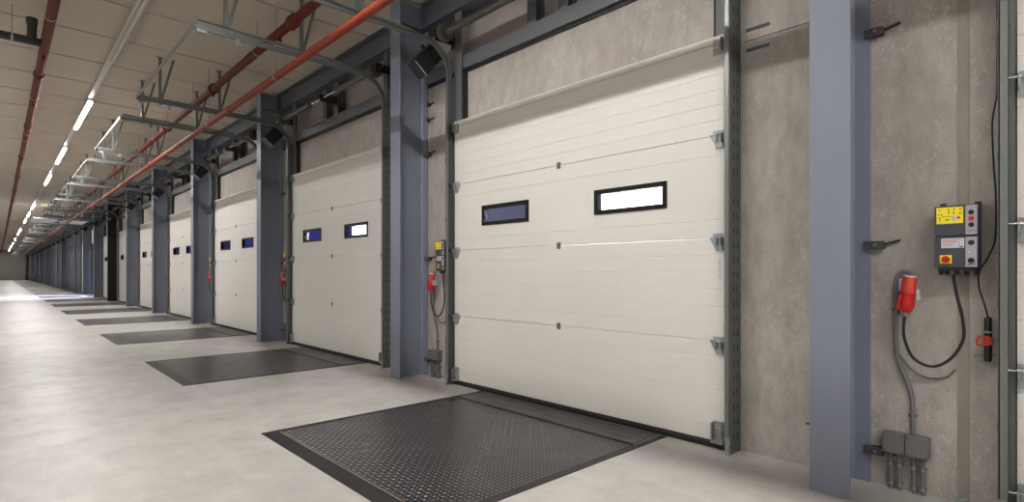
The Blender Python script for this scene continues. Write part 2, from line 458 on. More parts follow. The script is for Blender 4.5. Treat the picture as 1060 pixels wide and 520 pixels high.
# ================================================================== DOOR TRACK FRAME
def track_frame():
    ym = (DL+DR)/2
    r = thing('door_track', (0, ym, 0), '', 'door track', 'door track frames')
    R, cx, cz = .36, -.410, 3.71
    path = [(-.050, .02), (-.050, cz)] + [(cx+R*math.cos(a), cz+R*math.sin(a)) for a in [PI/2*i/10 for i in range(1, 10)]] + [(cx, cz+R), (-2.42, 4.10)]
    def sweep(y, s):
        # C section, open towards the door (direction -s in Y)
        h, d, tk = .030, .028, .003
        sec = [(-h, -s*d), (-h, s*.004), (h, s*.004), (h, -s*d), (h-.008, -s*d), (h-tk, -s*d+s*tk), (h-tk, 0), (-h+tk, 0), (-h+tk, -s*d+s*tk), (-h+.008, -s*d)]
        mb = MB(); n = len(path); m = len(sec); vs = []
        for i, (x, z) in enumerate(path):
            a = path[max(i-1, 0)]; b = path[min(i+1, n-1)]
            tx, tz = b[0]-a[0], b[1]-a[1]; L = math.hypot(tx, tz); nx, nz = -tz/L, tx/L
            for u, v in sec: vs.append((x+nx*u, y+v, z+nz*u))
        fs = [(i*m+k, i*m+(k+1) % m, (i+1)*m+(k+1) % m, (i+1)*m+k) for i in range(n-1) for k in range(m)]
        mb.add(vs, fs); mb.add(vs[:m], [list(range(m))]); mb.add(vs[-m:], [list(range(m))])
        return mb.build('track', M_TRK, r)
    for s, y in ((-1, 1.876), (1, 5.364)):
        sweep(y, s)
        # perforated mounting angle behind the track
        mb = MB(); ya = y+s*.010
        mb.box(-.082, WALLX, ya, ya+s*.003, .0, 3.70)
        mb.box(WALLX-.004, WALLX, ya, ya-s*.085 if s > 0 else ya+.085, .0, 3.70)
        if s > 0: mb.box(.0, .004, 5.311, ya, .0, 3.70)
        z = .10
        while z < 3.6:
            for x in (-.015, .045): mb.box(x-.007, x+.007, ya-.0006, ya+s*.003+.0006 if s > 0 else ya-.003-.0006, z, z+.045, 1)
            z += .11
        mb.build('mounting_angle', [M_GALVD, M_DARKGAP], r)
        # fixing straps with bolts, angle to track
        for z in (.52, 1.18, 1.98, 2.70):
            mb = MB()
            mb.box(-.088, WALLX-.004, ya+s*.003, ya+s*.006, z-.022, z+.022); mb.tube([(.03, ya+s*.006, z), (.03, ya+s*.016, z)], .011, 6)
            if s > 0: mb.tube([(.0, 5.345, z), (-.012, 5.345, z)], .012, 6)
            mb.build('strap', M_GALVD, r)
        mb = MB(); mb.box(-.092, -.015, ya-s*.03, ya+s*.006, 0, .012); mb.box(-.085, -.078, ya-s*.03, ya+s*.004, .012, .13)
        mb.build('foot', M_GALV, r)
        # hangers
        for x in (-1.22, -2.10):
            zt = 4.07+.03*(-x-.41)/2.0
            mb = MB(); yh = y+s*.012
            mb.box(x-.02, x+.02, yh, yh+.004, zt-.045, CEIL); mb.box(x-.02, x-.016, yh, yh+.035, zt-.045, CEIL)
            mb.box(x-.05, x+.05, yh-.0, yh+.05, CEIL-.006, CEIL)
            mb.build('hanger', M_TRK, r)
            mb = MB(); mb.bar((x, yh+.01, zt-.02), (x+.19, yh+.01, CEIL), .036, .005); mb.build('brace', M_TRK, r)
        mb = MB(); yb = y+s*.006
        mb.add([(x, yy, z+dz) for x, z in ((-.55, 4.072), (-2.40, 4.10)) for yy, dz in ((yb, .036), (yb+s*.003, .036), (yb+s*.003, .062), (yb+s*.03, .062), (yb+s*.03, .065), (yb, .065))],
               [(i, (i+1) % 6, 6+(i+1) % 6, 6+i) for i in range(6)]+[tuple(range(6)), tuple(range(6, 12))])
        for x in (-.8, -1.4, -2.0): mb.box(x-.015, x+.015, yb, yb+s*.004, 4.09, 4.14)
        mb.build('stiffening_angle', M_TRK, r)
        # spring bumper at the end of the track
        mb = MB(); mb.box(-2.40, -2.30, y-.02, y+.02, 4.035, 4.065); mb.bar((-2.34, y, 4.045), (-1.98, y-s*.0, 4.01), .018, .006)
        mb.box(-2.00, -1.95, y-.02, y+.02, 3.99, 4.06)
        mb.build('bumper', M_GALV, r)
    mb = MB(); mb.box(-2.435, -2.431, 1.86, 5.38, 4.078, 4.122); mb.box(-2.435, -2.395, 1.86, 5.38, 4.118, 4.122)
    mb.build('cross_bar', M_GALV, r)
    return r
TRACK = track_frame()

# ================================================================== SPRING SHAFT + OPERATOR
def spring_shaft():
    x, z = -.17, 4.175
    r = thing('spring_shaft', (x, 3.6, z), '', 'spring shaft', 'torsion spring shafts above the doors')
    mb = MB(); mb.tube([(x, 1.72, z), (x, 5.62, z)], .0135, 12); mb.build('shaft', M_STEEL, r)
    for y0, y1 in ((4.15, 5.16), (2.06, 3.05)):
        mb = MB()
        pts = []; rad = []
        n = 64
        for i in range(n+1):
            pts.append((x, y0+(y1-y0)*i/n, z)); rad.append(.040+.003*(i % 2))
        mb.tube(pts, rad, 16)
        sp = mb.build('spring', M_SPRING, r)
        mb = MB(); mb.tube([(x, y0-.05, z), (x, y0, z)], .046, 16); mb.tube([(x, y1, z), (x, y1+.05, z)], .046, 16)
        mb.build('fitting', M_GALVD, sp)
    for y in (1.90, 5.27):
        mb = MB(); mb.tube([(x, y-.035, z), (x, y-.028, z), (x, y-.027, z), (x, y+.027, z), (x, y+.028, z), (x, y+.035, z)], [.105, .105, .085, .085, .105, .105], 24)
        mb.build('cable_drum', M_SPRING, r)
    for y in (1.80, 3.60, 5.40):
        mb = MB(); mb.box(x-.05, .05, y-.003, y+.003, z-.06, z+.06); mb.box(.044, .05, y-.04, y+.04, z-.10, z+.10)
        mb.tube([(x, y-.012, z), (x, y+.012, z)], .035, 14)
        mb.build('bearing_plate', M_DARKM, r)
    return r
SHAFT = spring_shaft()
def operator():
    r = thing('door_operator', (-.26, 5.55, 3.89), '', 'door motor', 'door motors beside the columns')
    mb = MB(); mb.box(-.175, .175, -.085, .085, -.108, .108, bev=.012)
    mb.tube([(.10, 0, .10), (.10, 0, .16)], .03, 10)
    rot = Matrix.Rotation(math.radians(-50), 4, 'Y')
    def tilt(m):
        m.v = [tuple(rot @ Vector(p)+Vector((-.26, 5.55, 3.89))) for p in m.v]; return m
    tilt(mb).build('housing', M_BLACKP, r)
    mb = MB(); mb.box(-.182, -.1755, -.0835, .0835, -.106, .106)
    tilt(mb).build('end_cover', M_BLACKP, r)
    mb = MB(); mb.box(-.183, -.170, -.089, -.0845, -.106, .106)
    tilt(mb).build('edge_strip', M_BTNP, r)
    mb = MB(); mb.tube([(-.06, -.085, .02), (-.06, -.090, .02)], .011, 10)
    tilt(mb).build('button', M_DKRED, r)
    mb = MB(); mb.tube([(.11, -.085, 0), (.11, -.10, 0)], .05, 14)
    tilt(mb).build('gear_cover', M_DARKM, r)
    return r
OPER = operator()

# ================================================================== CLERESTORY FRAME + BEAM
def clerestory():
    r = thing('clerestory_frame', (.12, 3.6, 3.75), '', 'steel frame', 'steel frames above the doors')
    mb = MB(); y0, y1 = 1.24, 6.0
    mb.extrude_y([(.05, 3.79), (.05, 3.95), (.20, 3.95), (.20, 3.94), (.058, 3.94), (.058, 3.80), (.20, 3.80), (.20, 3.79)], y0, y1)
    mb.build('channel', M_FRAME, r)
    mb = MB(); mb.box(.085, .20, y0, y1, 3.752, 3.79); mb.build('gasket', M_SEAL, r)
    for a, b in ((4.005, 4.14), (3.565, 3.69)):
        mb = MB(); mb.box(.07, .078, a, b, 3.95, 4.485); mb.box(.19, .198, a, b, 3.95, 4.485); mb.box(.07, .198, (a+b)/2-.004, (a+b)/2+.004, 3.95, 4.485)
        mb.build('post', M_FRAME, r)
    mb = MB(); mb.box(.20, .215, 3.69, 4.005, 3.95, 4.485); mb.build('infill_panel', M_CLAD, r)
    for s, a, b in ((1, 5.20, 5.33), (-1, 1.90, 2.02)):
        mb = MB(); mb.box(.02, .028, a, b, 3.17, 4.48); mb.box(.02, .098, b-.006 if s > 0 else a, b if s > 0 else a+.006, 3.17, 4.48)
        p = mb.build('side_post', M_FRAME, r)
        mb = MB(); e = (a-.025, a) if s > 0 else (b, b+.025)
        mb.box(.03, .098, *e, 3.17, 3.75); mb.build('rubber_strip', M_SEAL, p)
    return r
CLER = clerestory()
def beam():
    o = thing('steel_beam', (.06, 3.6, 4.49), '', 'beam', 'steel beams between the column heads')
    mb = MB(); y0, y1 = 1.237, 6.008; x0, x1, xm = -.03, .16, .055; t = .020
    mb.extrude_y([(x0, 4.49), (x0, 4.49+t), (xm-.006, 4.49+t), (xm-.006, CEIL-.006-t), (x0, CEIL-.006-t), (x0, CEIL-.006), (x1, CEIL-.006), (x1, CEIL-.006-t),
                  (xm+.006, CEIL-.006-t), (xm+.006, 4.49+t), (x1, 4.49+t), (x1, 4.49)], y0, y1)
    mb.build('girder', M_BEAM, o)
    for y in (1.241, 5.998):
        mb = MB(); mb.box(x0+.01, x1-.02, y-.004, y+.006, 4.512, CEIL-.03)
        for z in (4.60, 4.72):
            for x in (.01, .11): mb.tube([(x, y-.012, z), (x, y+.014, z)], .011, 6)
        mb.build('end_plate', M_BEAM, o)
    return o
BEAM = beam()

# ================================================================== DOCK LEVELLER
def leveller():
    y0, y1, x0, x1 = 2.427, 4.797, -2.412, -.012
    r = thing('dock_leveller', ((x0+x1)/2, (y0+y1)/2, 0), '', 'dock leveller', 'dark dock levellers in the floor')
    b = .055; fx = .13
    mb = MB()
    H = .004
    mb.box(x0, x0+fx, y0, y1, -.02, H)                       # wide front band
    mb.box(x0+fx, x1, y0, y0+b, -.02, H); mb.box(x0+fx, x1, y1-b, y1, -.02, H)
    mb.build('frame', M_LEVF, r)
    mb = MB(); mb.box(x0+fx, x0+fx+.010, y0+b, y1-b, -.02, .0052); mb.box(x0+fx+.01, x1-.01, y0+b, y0+b+.006, -.02, .0015); mb.box(x0+fx+.01, x1-.01, y1-b-.006, y1-b, -.02, .0015)
    mb.build('gap_strip', M_GRIT, r)
    px0, px1, py0, py1 = x0+fx+.012, -.40, y0+b+.008, y1-b-.008
    mb = MB(); mb.box(px0, px1, py0, py1, -.01, .004)
    # tear-plate studs: elongated diamonds, alternating direction
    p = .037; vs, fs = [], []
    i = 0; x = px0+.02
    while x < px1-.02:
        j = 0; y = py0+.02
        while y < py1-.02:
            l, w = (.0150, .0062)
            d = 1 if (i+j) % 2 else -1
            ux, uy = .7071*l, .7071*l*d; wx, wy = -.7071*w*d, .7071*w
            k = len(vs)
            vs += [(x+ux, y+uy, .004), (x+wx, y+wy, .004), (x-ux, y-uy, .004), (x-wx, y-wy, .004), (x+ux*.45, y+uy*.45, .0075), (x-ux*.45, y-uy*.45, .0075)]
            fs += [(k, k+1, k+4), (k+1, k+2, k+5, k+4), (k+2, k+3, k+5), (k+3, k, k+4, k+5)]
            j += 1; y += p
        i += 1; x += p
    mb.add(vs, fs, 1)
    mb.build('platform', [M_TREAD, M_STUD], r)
    mb = MB(); mb.extrude_y([(-.397, -.01), (-.397, .007), (-.36, .010), (-.02, .006), (-.012, 0), (-.012, -.01)], py0+.01, py1-.01)
    mb.build('lip', M_LIP, r)
    mb = MB()
    mb.tube([(-.3985, py0, .005), (-.3985, py1, .005)], .008, 8)
    mb.build('lip_hinge', M_LEVF, r)
    return r
LEV = leveller()

# ================================================================== ELECTRICS ON THE PIER (first built beside the camera, k = -1)
def control_box():
    r = thing('control_box', (.03, .56, 1.55), '', 'control box', 'door control boxes on the concrete wall')
    xf, ya, yb = -.040, .462, .657
    ys = .517
    mb = MB()
    mb.box(xf, .098, ya, yb, 1.562, 1.735, bev=.006); mb.box(xf+.002, .098, ya, yb, 1.380, 1.556, bev=.006); mb.box(xf+.012, .098, ya+.004, yb-.004, 1.55, 1.57)
    mb.build('housing', M_BOX, r)
    for z0, z1 in ((1.566, 1.730), (1.384, 1.552)):
        mb = MB(); mb.box(xf-.004, xf+.003, ya+.004, ys, z0, z1, bev=.002); bp = mb.build('button_plate', M_BTNP, r)
        yc = (ya+ys)/2+.002
        if z0 > 1.5:
            for z, m in ((1.690, M_BLACKP), (1.655, M_RED), (1.620, M_BLACKP)):
                q = MB(); q.tube([(xf-.004, yc, z), (xf-.010, yc, z), (xf-.012, yc, z)], [.0135, .013, .010], 16); o = q.build('button', m, bp)
                if m is M_RED: o['label'] = 'red stop button'
            q = MB(); q.box(xf-.005, xf-.003, ya+.006, ys-.002, 1.585, 1.588); q.build('line_mark', M_BOX, bp)
        else:
            for z in (1.520, 1.420):
                q = MB(); q.tube([(xf-.004, yc, z), (xf-.009, yc, z), (xf-.010, yc, z)], [.0145, .014, .011], 16); q.build('button', M_BLACKP, bp)
            q = MB(); q.tube([(xf-.004, ys-.017, 1.468), (xf-.007, ys-.017, 1.468)], .006, 10); q.build('indicator', M_LED, bp)
            q = MB()
            for i in range(5): q.box(xf-.0048, xf-.0038, ya+.012+i*.007, ya+.017+i*.007, 1.394, 1.402)
            q.build('lettering', M_BOX, bp)
    # yellow pictogram label: rows of small dark pictograms, a pale square and red marks
    L0, L1, Z0, Z1 = .527, .648, 1.632, 1.725
    mb = MB(); mb.box(xf-.0015, xf, L0, L1, Z0, Z1, 0)
    def mk(u0, u1, v0, v1, mi):
        mb.box(xf-.0025, xf-.0014, L1-(L1-L0)*u0, L1-(L1-L0)*u1, Z1-(Z1-Z0)*v0, Z1-(Z1-Z0)*v1, mi)
    for u0, u1, v0, v1 in ((.08, .16, .14, .20), (.42, .50, .10, .16), (.44, .49, .26, .38), (.62, .70, .12, .18), (.62, .69, .32, .40), (.86, .94, .12, .18),
                           (.86, .92, .34, .44), (.16, .22, .40, .48), (.20, .60, .55, .575), (.34, .48, .74, .80), (.08, .15, .60, .66), (.11, .14, .70, .86)): mk(u0, u1, v0, v1, 1)
    mk(.60, .78, .56, .86, 2); mk(.63, .66, .58, .84, 3); mk(.79, .88, .58, .74, 4); mk(.06, .11, .38, .46, 4)
    mb.build('pictogram_label', [M_YEL, M_INK, M_WHITE, M_GREYP, M_ORED], r)
    # pale type plate with red print
    L0, L1, Z0, Z1 = .522, .626, 1.492, 1.547
    mb = MB(); mb.box(xf-.0005, xf+.002, L0, L1, Z0, Z1, 0); xf2 = xf-.0005
    def mk2(u0, u1, v0, v1, mi): mb.box(xf2-.001, xf2, L1-(L1-L0)*u0, L1-(L1-L0)*u1, Z1-(Z1-Z0)*v0, Z1-(Z1-Z0)*v1, mi)
    for i in range(9): mk2(.06+i*.072, .06+i*.072+.055, .14, .27, 1)
    for i in range(9): mk2(.06+i*.072, .06+i*.072+.055, .34, .46, 1)
    mk2(.06, .55, .62, .67, 2); mk2(.06, .48, .76, .80, 2); mk2(.77, .79, .10, .90, 2); mk2(.80, .94, .84, .94, 3)
    mb.build('type_plate', [M_WHITE, M_PINK, M_GREYP, M_BLACKP], r)
    # rotary isolator
    mb = MB(); mb.box(xf-.006, xf+.002, .578, .632, 1.402, 1.452, bev=.002); sw = mb.build('isolator_switch', M_YEL, r)
    mb = MB(); mb.tube([(xf-.006, .605, 1.427), (xf-.020, .605, 1.427), (xf-.022, .605, 1.427)], [.020, .018, .014], 18); mb.box(xf-.030, xf-.02, .601, .609, 1.410, 1.444, bev=.002)
    mb.build('knob', M_RED, sw)
    # lugs and glands
    for y in (.475, .632):
        mb = MB(); mb.box(.05, .085, y-.014, y+.014, 1.73, 1.757, bev=.003); mb.build('lug', M_BLACKP, r)
    mb = MB(); mb.box(xf+.01, .09, ya+.01, yb-.012, 1.362, 1.384, bev=.004); gb = mb.build('gland_base', M_BLACKP, r)
    for y in (.480, .520, .565, .610, .638):
        mb = MB(); mb.tube([(.03, y, 1.364), (.03, y, 1.345), (.03, y, 1.338)], [.012, .012, .008], 8); mb.build('gland', M_BLACKP, gb)
    return r
CTRL = control_box()

def plug():
    r = thing('power_plug', (.0, .787, 1.2), '', 'plug', 'red power plugs on the concrete wall')
    A = Vector((.0, .782, 1.325)); B = Vector((.0, .806, 1.11))
    def along(t): return A+(B-A)*t
    mb = MB()
    mb.tube([along(t) for t in (0, .02, .22, .24, .38, .40, .44)], [.036, .0385, .0385, .041, .0415, .043, .043], 20)
    mb.build('socket', M_ORED, r)
    mb = MB()
    mb.tube([along(t) for t in (.44, .47, .52, .70, .84, .93, 1.0)], [.040, .0435, .040, .042, .041, .034, .022], 20)
    pb = mb.build('plug_body', M_RED, r)
    mb = MB(); mb.bar(along(.5)+Vector((-.02, .028, 0)), along(.92)+Vector((-.015, .032, 0)), .03, .02); mb.build('grip', M_RED, pb)
    mb = MB(); mb.box(-.02, .02, .735, .748, 1.185, 1.215, bev=.003); mb.box(-.018, .016, .738, .748, 1.215, 1.25); mb.build('latch', M_WHITE, pb)
    mb = MB(); mb.tube([along(.98), along(1.04), along(1.12)], [.022, .024, .015], 14); mb.build('cable_gland', M_CONDUIT, pb)
    mb = MB(); mb.tube([along(.0), along(-.03)], [.037, .033], 20); mb.box(.03, .099, .775, .80, 1.18, 1.32); mb.box(.02, .07, .765, .845, 1.24, 1.315, bev=.004)
    mb.build('wall_bracket', M_WHITE, r)
    # black flex from the box down in a loop and up into the plug
    mb = MB()
    pts = [(.03, .582, 1.340), (.028, .575, 1.29), (.02, .560, 1.20), (.015, .537, 1.08), (.012, .535, .965), (.015, .592, .850), (.02, .680, .795), (.02, .770, .835), (.012, .812, .945), (.004, .815, 1.03), along(1.1)]
    mb.tube(bez(pts), .0085, 10)
    mb.build('flex', M_BLACKP, r)
    return r
PLUG = plug()
def conduit():
    r = thing('grey_conduit', (.08, .83, .36), '', 'conduit', 'grey conduits on the concrete wall')
    mb = MB()
    pts = [(.04, .770, 1.318), (.055, .795, 1.350), (.07, .835, 1.352), (.08, .868, 1.31), (.084, .874, 1.20), (.084, .872, 1.00), (.084, .868, .86), (.084, .850, .77), (.084, .815, .69), (.084, .792, .60), (.084, .785, .50), (.084, .783, .36)]
    mb.tube(bez(pts), .0125, 12); mb.build('pipe', M_CONDUIT, r)
    mb = MB()
    pts = [(.088, .862, .85), (.090, .80, .765), (.090, .72, .715), (.090, .63, .725), (.09, .58, .78)]
    mb.tube(bez(pts), .006, 8); mb.build('sleeve', M_GREYP, r)
    for y, z in ((.873, 1.12), (.785, .47)):
        mb = MB(); mb.tube([(.084, y, z-.012), (.084, y, z+.012)], .0165, 10); mb.box(.084, .099, y-.022, y+.022, z-.008, z+.008); mb.build('clip', M_GREYP, r)
    return r
COND = conduit()
def jbox(ya, yb):
    r = thing('junction_box', (.06, (ya+yb)/2, .23), '', 'junction box', 'grey junction boxes low on the concrete wall')
    mb = MB(); mb.box(.030, .098, ya, yb, .232, .356, bev=.005); mb.build('box_base', M_GREYP, r)
    mb = MB(); mb.box(.018, .034, ya+.001, yb-.001, .234, .354, bev=.004); lid = mb.build('lid', M_GREYP, r)
    mb = MB()
    for y in (ya+.012, yb-.012):
        for z in (.246, .342): mb.tube([(.018, y, z), (.0165, y, z)], .004, 6)
    mb.build('screw', M_DARKM, lid)
    for y in ((ya+yb)/2-.022, (ya+yb)/2+.025):
        mb = MB(); mb.tube([(.066, y, .236), (.066, y, .205), (.066, y, .198)], [.016, .016, .011], 8); mb.build('gland', M_GREYP, r)
        mb = MB(); mb.tube([(.066, y, .20), (.070, y, .15), (.070, y-.004, .0)], .0125, 10)
        sp = mb.build('stub_pipe', M_CONDUIT, r)
        for z in (.155, .035):
            q = MB(); q.tube([(.070, y, z-.008), (.070, y, z+.008)], .017, 10); q.box(.07, .099, y-.018, y+.018, z-.006, z+.006); q.build('clip', M_GALV, sp)
    return r
JB1 = jbox(.697, .812)
JB2 = jbox(.815, .932)

# one-off: black coupling with red clip beside the cut-off door
cp = thing('cable_coupling', (.05, .43, .85), 'black tube coupling with a red clip hanging on a thin cable at the right edge', 'cable coupling')
mb = MB(); mb.tube([(.05, .430, .850), (.05, .430, .86), (.05, .430, 1.08), (.05, .430, 1.095), (.05, .431, 1.10)], [.014, .018, .018, .018, .008], 14); mb.build('tube', M_BLACKP, cp)
mb = MB(); mb.tube(bez([(.04, .478, .955), (.03, .47, .985), (.025, .445, .99), (.025, .415, .985), (.03, .408, .96), (.03, .43, .945), (.035, .47, .942), (.04, .478, .955)]), .006, 8)
mb.tube([(.05, .430, .955), (.05, .430, .985)], .021, 14); mb.build('red_clip', M_ORED, cp)
mb = MB(); mb.tube([(.05, .430, 1.012), (.05, .430, 1.022)], .023, 14); mb.bar((.05, .46, 1.01), (.05, .40, 1.02), .012, .006); mb.build('wire_tie', M_GALV, cp)
mb = MB(); mb.bar((.06, .49, .875), (.05, .40, .89), .02, .01); mb.build('holder', M_GREYP, cp)
mb = MB(); mb.tube(bez([(.05, .431, 1.10), (.055, .445, 1.17), (.06, .470, 1.27), (.06, .468, 1.36), (.065, .435, 1.43), (.075, .405, 1.52), (.075, .398, 1.62)]), .0045, 8); mb.build('cable', M_BLACKP, cp)
lc = MB(); lc.tube(bez([(.085, .398, 1.60), (.08, .400, 1.80), (.06, .404, 1.90), (.055, .410, 2.05), (.055, .412, 2.20), (.075, .402, 2.30), (.085, .395, 2.40), (.09, .395, 2.9)]), .0045, 8)
o = lc.build('loose_cable', M_BLACKP, None); tag(o, 'thin black cable bowing out beside the track at the right edge', 'cable')

# cast-in plates high on the first pier
for z, m, lab in ((3.172, M_DARKM, 'dark narrow steel plate set in concrete just above the horizontal wall joint'), (3.020, M_BLUE, 'blue narrow plate set in concrete just below the horizontal wall joint')):
    mb = MB(); mb.box(.094, .102, 1.648, 1.822, z-.012, z+.012, bev=.003)
    tag(mb.build('cast_plate', m), lab, 'wall plate')
for z, lab in ((3.53, 'upper small dark bracket high on concrete beside second steel column'), (3.33, 'lower small dark bracket high on concrete beside second steel column')):
    mb = MB(); mb.box(.06, .099, 5.95, 5.99, z-.02, z+.02, bev=.003); mb.bar((.08, 5.96, z), (.092, 5.87, z+.012), .012, .014)
    tag(mb.build('wall_bracket', M_DARKM), lab, 'bracket')
mb = MB(); mb.bar((.06, .60, .045), (.06, .52, .005), .006, .02); mb.bar((.055, .52, .05), (.055, .58, .005), .006, .018)
tag(mb.build('floor_clip', M_GALV), 'small crossed metal clip on floor below the mortar strip at the right', 'clip')

# ================================================================== COPIES ALONG THE WALL
index_kids()
GF = 'far bays beyond the open doorway'
def nth(k): return ORD[k]
FAR = {
 'steel_column': 'tiny blue-grey steel column beyond the open doorway near the hall end',
 'sectional_door': 'narrow sliver of white sectional door beyond the open doorway',
 'door_track': 'galvanised door track far beyond the open doorway',
 'spring_shaft': 'spring shaft over a door far beyond the open doorway',
 'door_operator': 'tiny black door motor far beyond the open doorway',
 'steel_beam': 'steel beam between columns far beyond the open doorway',
 'dock_leveller': 'thin dark dock leveller strip far beyond the open doorway'}
SKIP_MID = ('sticker', 'roller', 'roller_stem', 'foot', 'bumper', 'screw', 'lettering', 'line_mark', 'rod', 'bolt', 'wire_tie')
SKIP_FAR = SKIP_MID + ('hinge', 'roller_bracket', 'top_bracket', 'bottom_bracket', 'strap', 'brace', 'clamp', 'bearing_plate', 'fitting', 'cable_drum', 'gap_strip', 'lip_hinge', 'end_plate', 'button', 'gear_cover', 'stiffener', 'mounting_angle', 'top_profile')

DOOR_L = {0: 'largest white sectional door, one blue and one glowing white window, behind the nearest leveller',
          1: 'second full white sectional door, with a small glowing white right-hand window'}
LEV_L = {0: 'nearest large dark tread-plate dock leveller, in front of the largest white door'}
COL_L = {0: 'nearest and widest blue-grey steel column, beside the wall with red plug',
         1: 'second blue-grey steel column, between the two largest white doors'}
TR_L = {0: 'galvanised track framing the largest white door and bending in under the ceiling'}
def lab(d, k, what):
    return d.get(k) or what % nth(k)

def place(root, k, label, skip, group=None):
    return copy_thing(root, PITCH*k, label, skip, group)

for k in range(-1, KMAX):
    far = k >= 9
    skip = SKIP_FAR if far else (SKIP_MID if k >= 3 else ())
    gl = (lambda nm: FAR[nm])
    # --- column
    if k == 0: COLUMN['label'] = COL_L[0]
    elif k > 0: place(COLUMN, k, gl('steel_column') if far else lab(COL_L, k, '%s blue-grey steel column counted from the wide nearest one'), skip, 'far steel columns' if far else None)
    if k == 6:
        c = bpy.data.objects['steel_column.006']; c['label'] = 'near-black steel column, darkest of the row'
        for ch in c.children:
            if base_name(ch) == 'shaft': ch.data = ch.data.copy(); ch.data.materials[0] = M_DKCOL
    # --- door
    if k == 0: DOOR['label'] = DOOR_L[0]
    elif k == -1: place(DOOR, k, 'white sectional door cut off by the frame beside the control box', ('sticker',))
    elif k == OPEN_BAY:
        d = place(DOOR, k, 'white sectional door rolled up under the ceiling over the bright open doorway', SKIP_FAR)
        d.location.z = 2.95
        for ch in d.children:                # lowest panel still hangs in the vertical track, the rest lies in the overhead track
            zz = [v.co.z for v in ch.data.vertices]
            if sum(zz)/len(zz) > .83:
                m_ = Matrix.Translation((-.42, 0, 1.135)) @ Matrix.Rotation(-PI/2, 4, 'Y') @ Matrix.Translation((0, 0, -.826))
                ch.matrix_basis = m_
    else: place(DOOR, k, gl('sectional_door') if far else lab(DOOR_L, k, '%s full white sectional door along the wall from the camera'), skip, 'far sectional doors' if far else None)
    # --- track
    if k == 0: TRACK['label'] = TR_L[0]
    elif k == -1: place(TRACK, k, 'galvanised track at the edge of the cut-off door beside the control box', ())
    else: place(TRACK, k, gl('door_track') if far else 'galvanised overhead track of the %s full white door' % nth(k) if k != OPEN_BAY else 'galvanised overhead track above the bright open doorway', skip, 'far door tracks' if far else None)
    # --- shaft, operator, beam, clerestory
    if k == 0:
        SHAFT['label'] = 'torsion spring shaft above the largest white door'
        OPER['label'] = 'black tilted door motor beside second column above nearest wall controls'
        BEAM['label'] = 'grey steel beam above the largest white door'
        CLER['label'] = 'grey steel frame with mauve panels above the largest white door'
    elif k > 0:
        if k < 9:
            of = 'of the %s full white door' % nth(k) if k != OPEN_BAY else 'of the bright open doorway'
            place(SHAFT, k, 'torsion spring shaft ' + of, skip)
            place(OPER, k, 'black tilted door motor high at the far side ' + of, skip)
            place(BEAM, k, 'grey steel ceiling beam over the track ' + of, skip)
            place(CLER, k, 'grey steel frame with mauve panels over the lintel ' + of, skip)
        else:
            place(BEAM, k, gl('steel_beam'), skip, 'far steel beams'); place(OPER, k, gl('door_operator'), skip, 'far door motors')
    # --- leveller
    if k == 0: LEV['label'] = LEV_L[0]
    elif k > 0: place(LEV, k, gl('dock_leveller') if far else 'dark dock leveller in the floor before the %s full white door' % nth(k) if k != OPEN_BAY else 'dark dock leveller before the bright open doorway', skip, 'far dock levellers' if far else None)
# electrics: k counts piers, 0 is the pier beside the camera
CTRL['label'] = 'large grey door control box with yellow label beside the red plug'
PLUG['label'] = 'large red power plug hanging left of the grey control box'
COND['label'] = 'grey conduit looping from the large red plug down to junction boxes'
JB1['label'] = 'right of two grey junction boxes low on the nearest concrete pier'
JB2['label'] = 'left of two grey junction boxes low on the nearest concrete pier'
for k in range(1, 6):
    w = 'between the %s column and the %s white door' % (('second', 'largest') if k == 1 else (nth(k), nth(k-1) + ' full'))
    sk = ('lettering', 'line_mark', 'screw', 'gland', 'clip', 'lug', 'indicator') if k > 1 else ()
    place(CTRL, k, 'small door control box ' + w, sk)
    place(PLUG, k, 'small red power plug ' + w, sk)
    if k < 3:
        place(COND, k, 'grey conduit on the concrete ' + w, sk)
        place(JB1, k, 'grey junction box nearer the door, ' + w, sk)
        place(JB2, k, 'grey junction box nearer the column, ' + w, sk)

# ================================================================== PIPES
def long_pipe(name, x, z, rad, mat, label, ring_dy, ring_mat, ring_r, start, rods, heads=None):
    r = thing(name, (x, 0, z), label, 'pipe', None)
    mb = MB(); mb.tube([(x, start, z), (x, YEND-.01, z)], rad, 20); mb.build('pipe', mat, r)
    y = start+.9; i = 0
    while y < 70:
        mb = MB(); mb.tube([(x, y-.045, z), (x, y-.040, z), (x, y+.040, z), (x, y+.045, z)], [rad+.002, ring_r, ring_r, rad+.002], 20)
        if ring_r > rad+.012:
            mb.box(x-.02, x+.02, y-.03, y+.03, z+ring_r-.01, z+ring_r+.02); mb.box(x-.02, x+.02, y-.03, y+.03, z-ring_r-.02, z-ring_r+.01)
        mb.build('coupling', ring_mat, r)
        if i < 14:
            yr = y+ring_dy*.37
            mb = MB(); mb.tube([(x, yr, z+rad), (x, yr, CEIL)], .005, 8); mb.tube([(x, yr-.012, z), (x, yr+.012, z)], rad+.004, 18); mb.build('hanger_rod', M_GALV, r)
        y += ring_dy; i += 1
    if heads:
        y = start+2.1
        for i in range(12):
            mb = MB(); mb.tube([(x+.0, y, z-rad+.01), (x, y, z-rad-.05), (x, y, z-rad-.051), (x, y, z-rad-.06)], [.014, .014, .024, .024], 10); mb.build('sprinkler_head', heads, r)
            y += 3.0
    return r
long_pipe('sprinkler_pipe', -1.40, 3.868, .045, M_REDPIPE, 'bright red pipe running below the door tracks to the far end', 3.1, M_REDPIPE, .050, -1.0, True)
long_pipe('sprinkler_pipe', -1.40, 4.395, .055, M_DKRED, 'dark red sprinkler pipe running above the door tracks to the far end', 3.4, M_DKRED, .078, -1.0, True, M_DKRED)
